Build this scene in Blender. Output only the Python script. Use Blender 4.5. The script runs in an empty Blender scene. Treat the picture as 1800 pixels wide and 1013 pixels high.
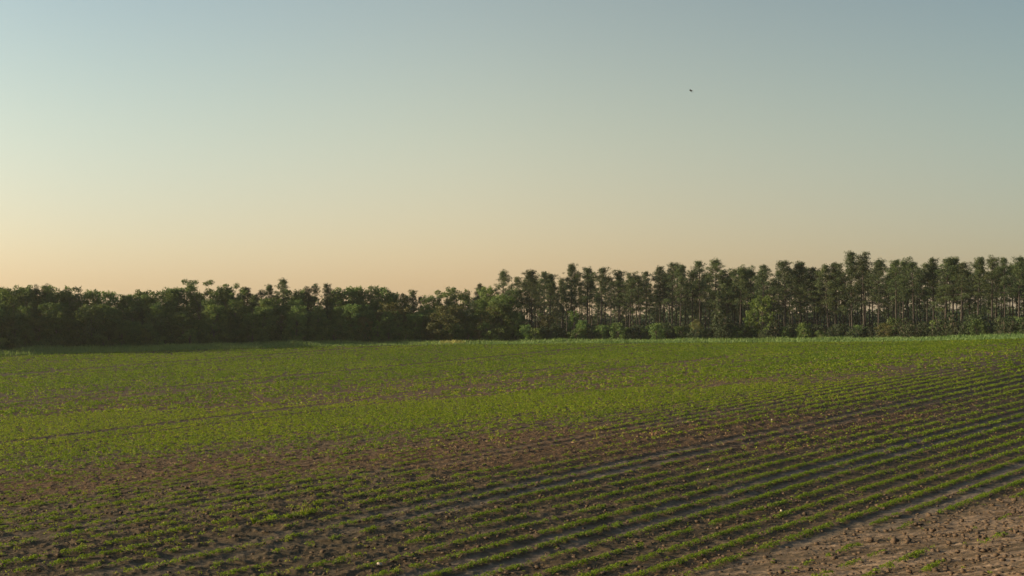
import bpy, bmesh, math, random
import numpy as np
from mathutils import Vector, Matrix

rng = np.random.default_rng(7)
random.seed(7)
S = bpy.context.scene
HAZE = .00011
C = S.collection

# ------------------------------------------------------------------ camera
F = 2500.0          # focal length in pixels of the 1800 px wide frame
HOR = 576.0         # row of the horizon
CAMZ = 5.0
cam_d = bpy.data.cameras.new('camera')
cam_d.sensor_width = 36.0
cam_d.lens = F / 1800.0 * 36.0
cam_d.shift_y = (HOR - 506.5) / 1800.0
cam_d.clip_start = 0.5
cam_d.clip_end = 20000
cam = bpy.data.objects.new('camera', cam_d)
cam.location = (0, 0, CAMZ)
cam.rotation_euler = (math.pi / 2, 0, 0)
C.objects.link(cam)
S.camera = cam

# ------------------------------------------------------------------ numpy helpers
def hash2(ix, iy, seed):
    h = (ix.astype(np.int64) * 374761393 + iy.astype(np.int64) * 668265263 + seed * 1442695041) & 0xffffffff
    h = ((h ^ (h >> 13)) * 1274126177) & 0xffffffff
    h = h ^ (h >> 16)
    return (h & 0xffff) / 65535.0

def vnoise(x, y, seed=0):
    ix = np.floor(x); iy = np.floor(y)
    fx = x - ix; fy = y - iy
    fx = fx * fx * (3 - 2 * fx); fy = fy * fy * (3 - 2 * fy)
    a = hash2(ix, iy, seed); b = hash2(ix + 1, iy, seed)
    c = hash2(ix, iy + 1, seed); d = hash2(ix + 1, iy + 1, seed)
    return (a * (1 - fx) + b * fx) * (1 - fy) + (c * (1 - fx) + d * fx) * fy

def fbm(x, y, seed=0, octv=4, gain=0.5):
    s = 0; amp = 1.0; tot = 0
    for o in range(octv):
        s = s + amp * vnoise(x, y, seed + o * 17)
        tot += amp; amp *= gain
        x = x * 2.03 + 5.2; y = y * 2.03 + 1.7
    return s / tot

def sstep(a, b, x):
    t = np.clip((x - a) / (b - a), 0, 1)
    return t * t * (3 - 2 * t)

# ------------------------------------------------------------------ the lie of the land
# The rows are straight in plan (X = T Y + c). The field is a shallow swale, and its
# shape follows from where the straight rows run: VX, VY is the point their images meet.
ROWT = 0.6
VX, VY = 2850.0, 440.0
ROW = 0.95 / math.cos(math.atan(ROWT))
_lu = np.log([.6, 5.2, 16.1, 19.6, 27.6, 31.5, 36.5, 45, 65, 100, 144, 200, 365])
_sv = np.array([.66, .546, .310, .267, .201, .181, .166, .151, .131, .106, .085, .066, .030])
_xs = np.linspace(-.5, 5.9, 640)
_ys = np.interp(_xs, _lu, _sv)
_k = np.exp(-np.linspace(-3.4, 3.4, 71) ** 2); _k /= _k.sum()
_yp = np.concatenate([_ys[0] - (_ys[1] - _ys[0]) * -1 * 0 + (_ys[0] - _ys[1]) * np.arange(35, 0, -1), _ys, _ys[-1] - (_ys[-2] - _ys[-1]) * np.arange(1, 36)])
_ys = np.convolve(_yp, _k, 'valid')
def Ssl(u):
    return np.interp(np.log(np.maximum(-u, .61)), _xs, _ys)
_ax = (np.array([-700, -300, 0, 300, 600, 900, 1300, 1800, 1950]) - 900) / F
_py = np.array([633, 632, 628.5, 619, 609, 604.5, 602.5, 598.5, 597.5])
_se = (_py - VY) / (VX - (900 + _ax * F))
_D = np.exp(np.interp(-_se, -_ys, _xs)) / (ROWT - _ax)
print('edge distances', _D.round())
_pD = np.polyfit(_ax, _D, 4)
ALO, AHI = -.50, .42
def edgeD(a):
    return np.polyval(_pD, np.clip(a, ALO, AHI))
def ground(X, Y):
    X = np.asarray(X, float); Y = np.asarray(Y, float)
    Yp = np.maximum(Y, 5.0)
    a = np.clip(X / Yp, ALO, AHI)
    Ys = np.clip(Yp, 20.0, edgeD(a) + 4)
    px = 900 + a * F
    py = VY + Ssl((a - ROWT) * Ys) * (VX - px)
    z = CAMZ - (py - HOR) / F * Ys
    z = z * np.clip(Yp / 20.0, 0, 1)
    z = z + 0.05 * (fbm(X / 22.0, Y / 22.0, 91, 2) - .5) * sstep(15, 60, Y)
    return z
def gz(x, y):
    return float(ground(np.array([x]), np.array([y]))[0])
def to_px(X, Y, z=None):
    if z is None: z = ground(X, Y)
    return 900 + X / Y * F, HOR + (CAMZ - z) / Y * F
def from_px(px, py):
    """point of the ground seen at that place of the frame"""
    lo, hi = 17.0, float(edgeD(np.array([(px - 900) / F]))[0])
    for _ in range(40):
        Y = .5 * (lo + hi)
        if HOR + (CAMZ - gz((px - 900) / F * Y, Y)) / Y * F > py: lo = Y
        else: hi = Y
    return (px - 900) / F * Y, Y, gz((px - 900) / F * Y, Y)

def row_u(X, Y, steps=0):
    return (X - ROWT * Y) / ROW

L1 = ([-400, 0, 300, 600, 900, 1200, 1500, 1800, 2200], [745, 738, 727, 712, 694, 683, 668, 656, 648])
L2 = ([-400, 0, 300, 600, 900, 1200, 1500, 1800, 2200], [812, 806, 782, 756, 736, 722, 708, 690, 680])
LB = ([-400, 0, 300, 600, 900, 1200, 1800, 2200], [880, 862, 828, 806, 782, 765, 700, 640])
LC = ([1000, 1200, 1300, 1400, 1560, 1700, 1800, 2000, 2300], [1080, 1016, 982, 954, 918, 893, 870, 835, 800])
def zones(X, Y):
    """planting density along the rows, weeds between rows, brown litter, bare sand"""
    px, py = to_px(X, Y)
    ca, sa = math.cos(math.atan(ROWT)), math.sin(math.atan(ROWT))
    v = X * sa + Y * ca; u = X * ca - Y * sa
    n1 = fbm(u / 3.0, v / 13.0, 3, 4) - .5
    n2 = fbm(u / 1.1, v / 2.6, 5, 3) - .5
    n3 = fbm(u / 11.0, v / 38.0, 8, 4) - .5
    wob = n1 * 26 * np.clip((py - 600) / 130, .12, 1)
    y1 = np.interp(px, *L1); y2 = np.interp(px, *L2); yb = np.interp(px, *LB); yc = np.interp(px, *LC)
    p = py + wob
    far = 1 - sstep(-70, -35, p - y1 + n3 * 30)
    brown1 = sstep(-62, -25, p - y1) * (1 - sstep(-2, 3, p - y1)) * np.interp(px, [0, 200, 900, 1300, 1500], [.5, 1, .9, .5, .3])
    bright = sstep(-3, 2, p - y1) * (1 - sstep(-14, 14, p - y2)) * np.interp(px, [0, 1000, 1500, 1900], [1, 1, .55, .35])
    brown2 = np.exp(-((p - yb) / 26.0) ** 2) * np.interp(px, [0, 700, 1000, 1500], [.95, .9, .55, .2])
    right = sstep(700, 1050, px + (py - 800) * 1.0) * sstep(720, 800, py + (px - 1200) * .08)
    bare = sstep(-6, 16, py - yc + n2 * 34 + n1 * 20)
    dens = .88 + .25 * n3 + .2 * n1
    dens = dens + .22 * far + .35 * bright - .36 * brown1 - .22 * brown2 * (1 - right * .7)
    dens = dens * (1 - right) + (.97 + .25 * n1) * right
    k = np.round((X - ROWT * Y) / ROW)                     # how well each single row came up
    vig = fbm(k * 1.37, v / 26.0, 12, 2) - .5 + .6 * (hash2(k, k * 0 + 3, 5) - .5)
    spray = np.mod(k, 38); spray = ((spray == 4) | (spray == 5) | (spray == 10)).astype(float) * sstep(55, 100, Y) * (1 - .8 * sstep(.05, .22, X / np.maximum(Y, 1)))
    dens = dens + .65 * vig * (1 - .5 * right) - 1.0 * spray
    ylin = np.interp(px, [600, 900, 1150, 1400, 1650], [815, 805, 790, 765, 735])
    poor = np.exp(-((py - ylin + 60 * n1) / 26.0) ** 2) * sstep(650, 900, px) * (1 - sstep(1500, 1750, px))
    dens = dens - .62 * poor
    dens = np.clip(dens + n2 * .35, 0, 1) * (1 - bare * np.clip(1.05 - 1.9 * np.clip(n1 + n2 + .06, 0, 1), .2, 1))
    fill = .28 + .2 * far + .36 * bright + .06 * brown1 - .10 * brown2 + n3 * .5 + n1 * .3
    yw = np.interp(px, [300, 520, 820, 1100, 1400, 1800], [900, 868, 838, 818, 788, 735])
    fill = fill + .75 * np.exp(-((py - yw) / 15.0) ** 2) * sstep(350, 600, px) * (1 - sstep(1500, 1750, px)) * np.clip(.6 + 2 * n1, 0, 1.4)
    fill = np.clip(fill + .5 * vig, 0.02, 1) * (1 - .8 * spray) * (1 - .6 * right) * (1 - .9 * bare)
    brown = np.clip(.5 * brown1 + brown2 + .35 * (n1 + n3) + .12, 0, 1)
    brown = np.clip(brown + .8 * poor + right * 1.3 * np.clip(fbm(np.floor((X - ROWT * Y) / ROW) * 3.1, v / 9.0, 19, 2) - .48, 0, .6), 0, 1)
    return dens, fill, brown, bare, right, bright

def lanes(u):
    """fractional place between rows (0 on a row, .5 mid lane) and whether the lane is a wheel track"""
    k = np.floor(u).astype(int)
    f = u - k
    m = np.mod(k, 6)
    track = (m == 0) * 1. + (m == 1) * .9 + (m == 4) * .2
    return f, track

def mesh_np(name, verts, faces, attrs=None, smooth=False):
    """faces: (n, k) index array, k = 3 or 4"""
    me = bpy.data.meshes.new(name)
    n = len(faces); k = faces.shape[1]
    me.vertices.add(len(verts)); me.vertices.foreach_set('co', np.ascontiguousarray(verts, np.float32).ravel())
    me.loops.add(n * k); me.loops.foreach_set('vertex_index', np.ascontiguousarray(faces, np.int32).ravel())
    me.polygons.add(n)
    me.polygons.foreach_set('loop_start', np.arange(0, n * k, k, dtype=np.int32))
    me.polygons.foreach_set('loop_total', np.full(n, k, dtype=np.int32))
    if smooth: me.polygons.foreach_set('use_smooth', np.ones(n, bool))
    me.update(calc_edges=True)
    if attrs:
        for an, (typ, data) in attrs.items():
            at = me.attributes.new(an, typ, 'POINT')
            if typ == 'FLOAT':
                at.data.foreach_set('value', np.ascontiguousarray(data, np.float32).ravel())
            else:
                at.data.foreach_set('color', np.ascontiguousarray(data, np.float32).ravel())
    return me

def link(name, me, mat=None, parent=None, loc=None, rot=None, scale=None):
    o = bpy.data.objects.new(name, me); C.objects.link(o)
    if mat is not None and me is not None and len(me.materials) == 0: me.materials.append(mat)
    if parent is not None: o.parent = parent
    if loc is not None: o.location = loc
    if rot is not None: o.rotation_euler = rot
    if scale is not None: o.scale = scale
    return o
def tag(o, label=None, cat=None, group=None, kind=None):
    if label: o['label'] = label
    if cat: o['category'] = cat
    if group: o['group'] = group
    if kind: o['kind'] = kind
    return o

def randrot(n, tilt=None):
    """n random frames: normal, tangent"""
    if tilt is None:
        nrm = rng.normal(size=(n, 3))
    else:
        nrm = rng.normal(size=(n, 3)) * tilt; nrm[:, 2] = 1.0
    nrm /= np.linalg.norm(nrm, axis=1)[:, None]
    t = rng.normal(size=(n, 3))
    t -= (t * nrm).sum(1)[:, None] * nrm
    t /= np.linalg.norm(t, axis=1)[:, None]
    return nrm, t

def leaf_quads(cen, ln, wd, nrm, t):
    """pointed leaf: diamond with the given length and width, a little folded"""
    b = np.cross(nrm, t)
    ln = np.asarray(ln)[:, None]; wd = np.asarray(wd)[:, None]
    v0 = cen - t * ln * .5
    v1 = cen + b * wd * .5 + nrm * wd * .12
    v2 = cen + t * ln * .5
    v3 = cen - b * wd * .5 + nrm * wd * .12
    n = len(cen)
    V = np.stack([v0, v1, v2, v3], 1).reshape(-1, 3)
    Fc = np.arange(n * 4).reshape(n, 4)
    return V, Fc

# ------------------------------------------------------------------ materials
def nt(mat):
    mat.use_nodes = True
    t = mat.node_tree; t.nodes.clear()
    return t, t.nodes, t.links
def leaf_mat(name, c0, c1, trans=.35, rough=.6, tcol=None, dry=None):
    m = bpy.data.materials.new(name); t, N, L = nt(m)
    out = N.new('ShaderNodeOutputMaterial')
    at = N.new('ShaderNodeAttribute'); at.attribute_name = 'tint'
    rp = N.new('ShaderNodeValToRGB')
    rp.color_ramp.elements[0].color = (*c0, 1); rp.color_ramp.elements[1].color = (*c1, 1)
    if dry:
        e = rp.color_ramp.elements.new(.93); e.color = (*c1, 1)
        rp.color_ramp.elements[-1].color = (*dry, 1)
    L.new(at.outputs['Fac'], rp.inputs[0])
    oi = N.new('ShaderNodeObjectInfo')
    hs = N.new('ShaderNodeHueSaturation')
    mr = N.new('ShaderNodeMapRange'); mr.inputs['To Min'].default_value = .68; mr.inputs['To Max'].default_value = 1.38
    L.new(oi.outputs['Random'], mr.inputs['Value']); L.new(mr.outputs[0], hs.inputs['Value'])
    mh = N.new('ShaderNodeMapRange'); mh.inputs['To Min'].default_value = .485; mh.inputs['To Max'].default_value = .512
    ml = N.new('ShaderNodeMath'); ml.operation = 'MULTIPLY'; ml.inputs[1].default_value = 7.31
    fr = N.new('ShaderNodeMath'); fr.operation = 'FRACT'
    L.new(oi.outputs['Random'], ml.inputs[0]); L.new(ml.outputs[0], fr.inputs[0]); L.new(fr.outputs[0], mh.inputs['Value']); L.new(mh.outputs[0], hs.inputs['Hue'])
    L.new(rp.outputs[0], hs.inputs['Color'])
    d = N.new('ShaderNodeBsdfPrincipled'); d.inputs['Roughness'].default_value = rough
    d.inputs['Specular IOR Level'].default_value = .25
    L.new(hs.outputs[0], d.inputs['Base Color'])
    tr = N.new('ShaderNodeBsdfTranslucent')
    g = N.new('ShaderNodeMixRGB'); g.blend_type = 'MULTIPLY'; g.inputs[0].default_value = 1
    g.inputs[2].default_value = (*(tcol or (1.5, 1.5, .6)), 1)
    L.new(hs.outputs[0], g.inputs[1]); L.new(g.outputs[0], tr.inputs[0])
    mx = N.new('ShaderNodeMixShader'); mx.inputs[0].default_value = trans
    L.new(d.outputs[0], mx.inputs[1]); L.new(tr.outputs[0], mx.inputs[2]); L.new(mx.outputs[0], out.inputs[0])
    return m

def solid_mat(name, c0, c1, scale=8., rough=.9, bump=.3, bscale=None, stretch=(1, 1, 1)):
    m = bpy.data.materials.new(name); t, N, L = nt(m)
    out = N.new('ShaderNodeOutputMaterial'); d = N.new('ShaderNodeBsdfPrincipled')
    tc = N.new('ShaderNodeTexCoord'); mp = N.new('ShaderNodeMapping'); mp.inputs['Scale'].default_value = stretch
    L.new(tc.outputs['Object'], mp.inputs[0])
    n = N.new('ShaderNodeTexNoise'); n.inputs['Scale'].default_value = scale; n.inputs['Detail'].default_value = 6
    L.new(mp.outputs[0], n.inputs[0])
    rp = N.new('ShaderNodeValToRGB'); rp.color_ramp.elements[0].position = .32; rp.color_ramp.elements[1].position = .68
    rp.color_ramp.elements[0].color = (*c0, 1); rp.color_ramp.elements[1].color = (*c1, 1)
    L.new(n.outputs[0], rp.inputs[0]); L.new(rp.outputs[0], d.inputs['Base Color'])
    d.inputs['Roughness'].default_value = rough; d.inputs['Specular IOR Level'].default_value = .2
    b = N.new('ShaderNodeBump'); b.inputs['Strength'].default_value = bump
    L.new(n.outputs[0], b.inputs['Height']); L.new(b.outputs[0], d.inputs['Normal'])
    L.new(d.outputs[0], out.inputs[0])
    return m

M_crop = leaf_mat('crop_leaf', (.060, .130, .012), (.19, .275, .020), trans=.42, rough=.5)
M_weed = leaf_mat('weed_leaf', (.09, .13, .016), (.24, .25, .03), trans=.4, dry=(.30, .19, .07))
M_dry = leaf_mat('dry_straw', (.10, .065, .035), (.24, .165, .09), trans=.15, tcol=(1.2, 1.0, .7))
M_verge = leaf_mat('verge_grass', (.06, .125, .045), (.15, .20, .06), trans=.35, dry=(.28, .22, .10))
M_pine = leaf_mat('pine_needles', (.020, .040, .020), (.058, .084, .033), trans=.22)
M_hard = leaf_mat('broad_leaves', (.034, .074, .026), (.098, .148, .042), trans=.3)
M_lite = leaf_mat('light_leaves', (.045, .095, .026), (.105, .165, .04), trans=.38)
M_olive = leaf_mat('olive_leaves', (.042, .055, .022), (.105, .105, .042), trans=.3)
M_cedar = leaf_mat('cedar_leaves', (.018, .032, .018), (.04, .06, .026), trans=.2)
M_bark = solid_mat('pine_bark', (.018, .017, .017), (.046, .042, .041), scale=3., bump=.5, stretch=(1, 1, .3))
M_bark2 = solid_mat('grey_bark', (.05, .045, .038), (.15, .135, .12), scale=3., bump=.5, stretch=(1, 1, .35))
M_clod = solid_mat('clod_soil', (.036, .028, .021), (.105, .076, .054), scale=14., bump=.6)
M_stone = solid_mat('pale_stone', (.26, .23, .19), (.46, .41, .34), scale=9., bump=.3)
M_bird = solid_mat('dark_feathers', (.012, .012, .013), (.03, .028, .028), scale=20., bump=.1)

# soil of the field
M_soil = bpy.data.materials.new('field_soil'); t, N, L = nt(M_soil)
out = N.new('ShaderNodeOutputMaterial'); d = N.new('ShaderNodeBsdfPrincipled')
at = N.new('ShaderNodeAttribute'); at.attribute_name = 'soil'
sep = N.new('ShaderNodeSeparateColor'); L.new(at.outputs['Color'], sep.inputs[0])
tc = N.new('ShaderNodeTexCoord')
def noise(scale, det=6, rgh=.6):
    n = N.new('ShaderNodeTexNoise'); n.inputs['Scale'].default_value = scale; n.inputs['Detail'].default_value = det
    n.inputs['Roughness'].default_value = rgh
    L.new(tc.outputs['Object'], n.inputs[0]); return n
def ramp(src, p0, c0, p1, c1):
    r = N.new('ShaderNodeValToRGB'); r.color_ramp.elements[0].position = p0; r.color_ramp.elements[1].position = p1
    r.color_ramp.elements[0].color = (*c0, 1); r.color_ramp.elements[1].color = (*c1, 1); L.new(src, r.inputs[0]); return r
def mix(fac, a, b):
    m = N.new('ShaderNodeMixRGB'); L.new(fac, m.inputs[0]); L.new(a, m.inputs[1]); L.new(b, m.inputs[2]); return m
nf = noise(9, 8, .7); nm = noise(1.3, 5); nc = noise(38, 4, .7)
soil = ramp(nf.outputs[0], .35, (.038, .031, .019), .65, (.092, .072, .045))
track = ramp(nf.outputs[0], .3, (.085, .072, .058), .7, (.185, .158, .128))
litter = ramp(nf.outputs[0], .35, (.050, .030, .017), .65, (.112, .070, .038))
sand = ramp(nf.outputs[0], .35, (.125, .094, .068), .65, (.27, .205, .148))
m1 = mix(sep.outputs['Green'], soil.outputs[0], litter.outputs[0])
m2 = mix(sep.outputs['Red'], m1.outputs[0], track.outputs[0])
m3 = mix(sep.outputs['Blue'], m2.outputs[0], sand.outputs[0])
L.new(m3.outputs[0], d.inputs['Base Color'])
d.inputs['Roughness'].default_value = .95; d.inputs['Specular IOR Level'].default_value = .15
b = N.new('ShaderNodeBump'); b.inputs['Strength'].default_value = .55; b.inputs['Distance'].default_value = .03
L.new(nc.outputs[0], b.inputs['Height']); L.new(b.outputs[0], d.inputs['Normal']); L.new(d.outputs[0], out.inputs[0])

M_far = solid_mat('far_ground', (.05, .065, .025), (.10, .10, .045), scale=.4, bump=.2)

# ------------------------------------------------------------------ field sheet
na, ny = 1500, 1150
aa = np.linspace(-.60, .60, na)
tt = np.linspace(0, 1, ny)
A, T = np.meshgrid(aa, tt)
Dg = edgeD(A) + 1.5
Yg = 16.0 * np.exp(T * np.log(Dg / 16.0))
Xg = A * Yg
U = row_u(Xg, Yg)
fr, trk = lanes(U)
dens, fill, brown, bare, right, bright = zones(Xg, Yg)
dl = np.minimum(fr, 1 - fr)                     # 0 on a row, .5 mid lane
ridge = .028 * np.exp(-(dl / .2) ** 2) - .02 * trk * sstep(.16, .3, dl)
calm = 1 - .55 * (1 - right) * (1 - bright)
ridge = ridge * (1 - bare) * calm
cl = fbm(Xg / .2, Yg / .2, 21, 3, .6) - .5
cl2 = fbm(Xg / .5, Yg / .5, 31, 3) - .5
rough = (1 - .35 * trk * sstep(.12, .25, dl) * (1 - bare)) 
fade = 1 - sstep(80, 150, Yg)
relief = (.075 * np.maximum(cl, -.06) + .05 * cl2) * (.3 + 1.1 * rough) * (1.25 - .25 * right) * (1 - .2 * bare)
z = ground(Xg, Yg) + ridge * (1 - .6 * sstep(150, 260, Yg)) + relief * fade
V = np.stack([Xg, Yg, z], -1).reshape(-1, 3)
idx = np.arange(na * ny).reshape(ny, na)
Fq = np.stack([idx[:-1, :-1], idx[:-1, 1:], idx[1:, 1:], idx[1:, :-1]], -1).reshape(-1, 4)
tr = trk * sstep(.15, .27, dl + .12 * cl) * (1 - .5 * brown) * (.35 + .65 * right) * np.clip(.3 + 2.4 * (fbm(Xg / .7, Yg / 1.6, 67, 3) - .3), .2, 1)
sandy = bare * np.clip(.25 + 2.2 * (fbm(Xg / .9, Yg / .35, 66, 3) - .38), .1, 1)
col = np.stack([np.clip(tr, 0, 1) * (1 - bare), brown * .85, sandy, np.ones_like(tr)], -1).reshape(-1, 4)
me = mesh_np('field', V, Fq, {'soil': ('FLOAT_COLOR', col)}, smooth=True)
o = link('field', me, M_soil); tag(o, kind='structure')

def fieldz(X, Y):
    """height of the field sheet without the smallest clods"""
    u = row_u(X, Y); f, tk = lanes(u); q = np.minimum(f, 1 - f)
    return ground(X, Y) + (.025 * np.exp(-(q / .2) ** 2) - .02 * tk * sstep(.16, .3, q)) * (1 - .6 * sstep(120, 250, Y))

# ground beyond, to the horizon
ra = np.linspace(-math.pi, math.pi, 361)
rr = np.concatenate([np.linspace(0, 12, 5)[1:], 13 * np.exp(np.linspace(0, 1, 70) * np.log(2500 / 13.0))])
RA, RR = np.meshgrid(ra, rr)
GX = np.sin(RA) * RR; GY = np.cos(RA) * RR
gzv = np.where(GY > 5, ground(GX, np.maximum(GY, 5.)), 0.0) * sstep(2, 14, GY)
ang = np.abs(RA)
inside = (ang < math.atan(.60)) & (GY < edgeD(GX / np.maximum(GY, 1)) - 1)
gzv = gzv - np.where(inside, .35, .06)
Vg = np.stack([GX, GY, gzv], -1).reshape(-1, 3)
n1, n0 = RA.shape
idx = np.arange(n0 * n1).reshape(n1, n0)
Fg = np.stack([idx[:-1, :-1], idx[1:, :-1], idx[1:, 1:], idx[:-1, 1:]], -1).reshape(-1, 4)
o = link('ground', mesh_np('ground', Vg, Fg, smooth=True), M_far); tag(o, kind='structure')

# ------------------------------------------------------------------ crop plants (numberless: one mass)
def scatter_rows(y0, y1, step, keep=1.0):
    """points along every row between two depths"""
    um = np.arange(-420, 30) * ROW          # X at Y = 0
    pts = []
    st = step * math.cos(math.atan(ROWT))
    n = int((y1 - y0) / st)
    for c in um:
        Y = y0 + (np.arange(n) + rng.random(n) * .9) * st
        X = c + ROWT * Y
        ok = (X / Y > -.46) & (X / Y < .44) & (Y < edgeD(X / Y) - .5)
        if ok.any(): pts.append(np.stack([X[ok], Y[ok]], 1))
    return np.concatenate(pts)

def plants(P, nl, lsize, rad, hgt, tilt, size_of=None):
    n = len(P)
    if size_of is None: size_of = np.ones(n)
    z = fieldz(P[:, 0], P[:, 1])
    ZB = zones(P[:, 0], P[:, 1])[5]
    k = n * nl
    ang = rng.random(k) * 2 * np.pi; r = np.sqrt(rng.random(k)) * rad
    h = np.sqrt(np.clip(1 - (r / rad) ** 2, 0, 1)) * hgt * (.45 + .6 * rng.random(k))
    sc = np.repeat(size_of, nl)
    cx = np.repeat(P[:, 0], nl) + np.cos(ang) * r * sc
    cy = np.repeat(P[:, 1], nl) + np.sin(ang) * r * sc
    cz = np.repeat(z, nl) + h * sc + .005
    nrm, t = randrot(k, tilt)
    ls = lsize * (.7 + .6 * rng.random(k)) * (.55 + .45 * sc)
    V, Fc = leaf_quads(np.stack([cx, cy, cz], 1), ls, ls * .62, nrm, t)
    base = np.repeat(np.clip(.35 * rng.random(n) + .45 * ZB + .9 * (fbm(P[:, 0] / 6, P[:, 1] / 12, 44, 3) - .38), 0, 1), nl)
    tint = np.clip(.5 * base + .5 * rng.random(k), 0, 1)
    return V, Fc, np.repeat(tint, 4)

def merge(parts):
    Vs, Fs, Ts = [], [], []; off = 0
    for V, Fc, tn in parts:
        Vs.append(V); Fs.append(Fc + off); Ts.append(tn); off += len(V)
    return np.concatenate(Vs), np.concatenate(Fs), np.concatenate(Ts)

parts = []
for (y0, y1, step, nl, ls, rad, hgt, tilt, jit) in (
        (18, 55, .09, 32, .038, .085, .08, .75, .04),
        (55, 110, .16, 13, .072, .11, .10, .8, .05),
        (110, 262, .22, 7, .16, .16, .14, .8, .05)):
    P = scatter_rows(y0, y1, step)
    P = P + rng.normal(size=P.shape) * jit
    dn = zones(P[:, 0], P[:, 1])
    P = P + rng.normal(size=P.shape) * (np.clip(1 - dn[4], 0, 1) * (.05 + .05 * dn[5]) * (1 - .5 * sstep(60, 110, P[:, 1])))[:, None]
    dn = zones(P[:, 0], P[:, 1])
    gaps = fbm(P[:, 0] / .45, P[:, 1] / .6, 77, 2)
    prob = np.clip(dn[0] * 1.25 - .1 - np.clip(gaps - .40, 0, 1) * 3.8 * (1 - .4 * dn[4]) * (1 - .6 * dn[5]), 0, 1)
    ok = rng.random(len(P)) < prob
    P = P[ok]
    so = np.clip(.38 + .85 * dn[0][ok] + .5 * (fbm(P[:, 0] / .9, P[:, 1] / .9, 55, 2) - .5), .4, 1.35)
    parts.append(plants(P, nl, ls, rad, hgt, tilt, so))
V, Fc, tn = merge(parts)
print('crop quads', len(Fc))
o = link('crop_rows', mesh_np('crop_rows', V, Fc, {'tint': ('FLOAT', tn)}), M_crop)
tag(o, 'low green crop seedlings standing in long rows across the ploughed field', 'crop plants', kind='stuff')

# weeds between the rows
def scatter_area(y0, y1, per_m2, which, boost=None):
    w = .5
    area = w * (y1 * y1 - y0 * y0)
    n = int(area * per_m2)
    Y = np.sqrt(y0 * y0 + (y1 * y1 - y0 * y0) * rng.random(n)); X = (rng.random(n) * 2 - 1) * w * Y
    Z = zones(X, Y)
    v = which(Z, X, Y)
    ok = (rng.random(n) < v) & (Y < edgeD(X / Y) - .5)
    return np.stack([X[ok], Y[ok]], 1)
def wfill(Z, X, Y):
    cl = fbm(X / .8, Y / .8, 41, 3)
    u = row_u(X, Y, 30); f, tk = lanes(u); q = np.minimum(f, 1 - f)
    return np.clip(Z[1] * np.clip((cl - .3) * 3.2, 0.05, 1.5), 0, 1) * (1 - .85 * tk * sstep(.15, .3, q) * (1 - .6 * Z[5]))
parts = []
for (y0, y1, pm, nl, ls, rad, hgt) in ((18, 55, 22, 9, .04, .06, .06), (55, 110, 9, 6, .08, .09, .08), (110, 262, 3.2, 4, .16, .16, .10)):
    P = scatter_area(y0, y1, pm, wfill)
    parts.append(plants(P, nl, ls, rad, hgt, 1.0))
V, Fc, tn = merge(parts)
print('weed quads', len(Fc))
o = link('ground_weeds', mesh_np('ground_weeds', V, Fc, {'tint': ('FLOAT', tn)}), M_weed)
tag(o, 'low yellowish weeds scattered over the soil between the crop rows', 'weeds', kind='stuff')

# dry straw and stubble
def wdry(Z, X, Y):
    u = row_u(X, Y, 30); f, tk = lanes(u); q = np.minimum(f, 1 - f)
    return np.clip(.25 + Z[2] * .9, 0, 1) * (1 - .9 * tk * sstep(.15, .3, q)) * (1 - .6 * Z[3])
parts = []
for (y0, y1, pm, ln, wd, nl) in ((18, 55, 40, .08, .014, 1), (55, 110, 10, .13, .035, 1), (110, 200, 2, .2, .08, 1)):
    P = scatter_area(y0, y1, pm, wdry); n = len(P)
    z = fieldz(P[:, 0], P[:, 1]) + .03 + rng.random(n) * .02
    nrm, t = randrot(n, None)
    t[:, 2] *= .6
    V, Fc = leaf_quads(np.stack([P[:, 0], P[:, 1], z], 1), ln * (.5 + rng.random(n)), np.full(n, wd), nrm, t)
    parts.append((V, Fc, np.repeat(rng.random(n), 4)))
V, Fc, tn = merge(parts)
o = link('dry_litter', mesh_np('dry_litter', V, Fc, {'tint': ('FLOAT', tn)}), M_dry)
tag(o, 'dry brown straw and stubble lying on the soil between rows', 'straw', kind='stuff')

# soil clods
def ico(sub):
    bm = bmesh.new(); bmesh.ops.create_icosphere(bm, subdivisions=sub, radius=1)
    v = np.array([x.co[:] for x in bm.verts]); f = np.array([[a.index for a in p.verts] for p in bm.faces]); bm.free()
    return v, f
def lump(sub, seed, rough=.35):
    v, f = ico(sub); r = np.random.default_rng(seed)
    d = np.ones(len(v))
    for k in range(9):
        c = r.normal(size=3); c /= np.linalg.norm(c)
        d += rough * r.normal() * np.exp(-((v - c) ** 2).sum(1) / .35)
    d += r.normal(size=len(v)) * rough * .16
    v = v * np.clip(d, .45, 1.7)[:, None]; v[:, 2] *= .72
    return v, f
temps = [lump(2, s) for s in range(8)]
tempsS = [lump(1, s + 40) for s in range(6)]
def wclod(Z, X, Y):
    u = row_u(X, Y, 30); f, tk = lanes(u); q = np.minimum(f, 1 - f)
    cl = fbm(X / 1.1, Y / .55, 61, 4)
    return np.clip(.38 + .3 * Z[2] + Z[3] * 1.0 * np.clip((cl - .46) * 9, .05, 1.6), 0, 1) * (1 - .8 * tk * sstep(.12, .25, q) * (1 - Z[3]))
Vs, Fs, off = [], [], 0
for (y0, y1, pm, r0, r1, tl) in ((18, 45, 42, .008, .065, tempsS), (45, 80, 8, .016, .055, tempsS)):
    P = scatter_area(y0, y1, pm, wclod); n = len(P)
    z = fieldz(P[:, 0], P[:, 1])
    rr_ = r0 + (r1 - r0) * rng.random(n) ** 4
    for i in range(n):
        v, f = tl[i % len(tl)]
        a = rng.random() * 6.28; ca, sa = math.cos(a), math.sin(a)
        w = v @ np.array([[ca, sa, 0], [-sa, ca, 0], [0, 0, 1]]) * rr_[i] * np.array([1, 1, .6 + .4 * ca]) + np.array([P[i, 0], P[i, 1], z[i] + rr_[i] * .35 + .01])
        Vs.append(w); Fs.append(f + off); off += len(w)
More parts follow.
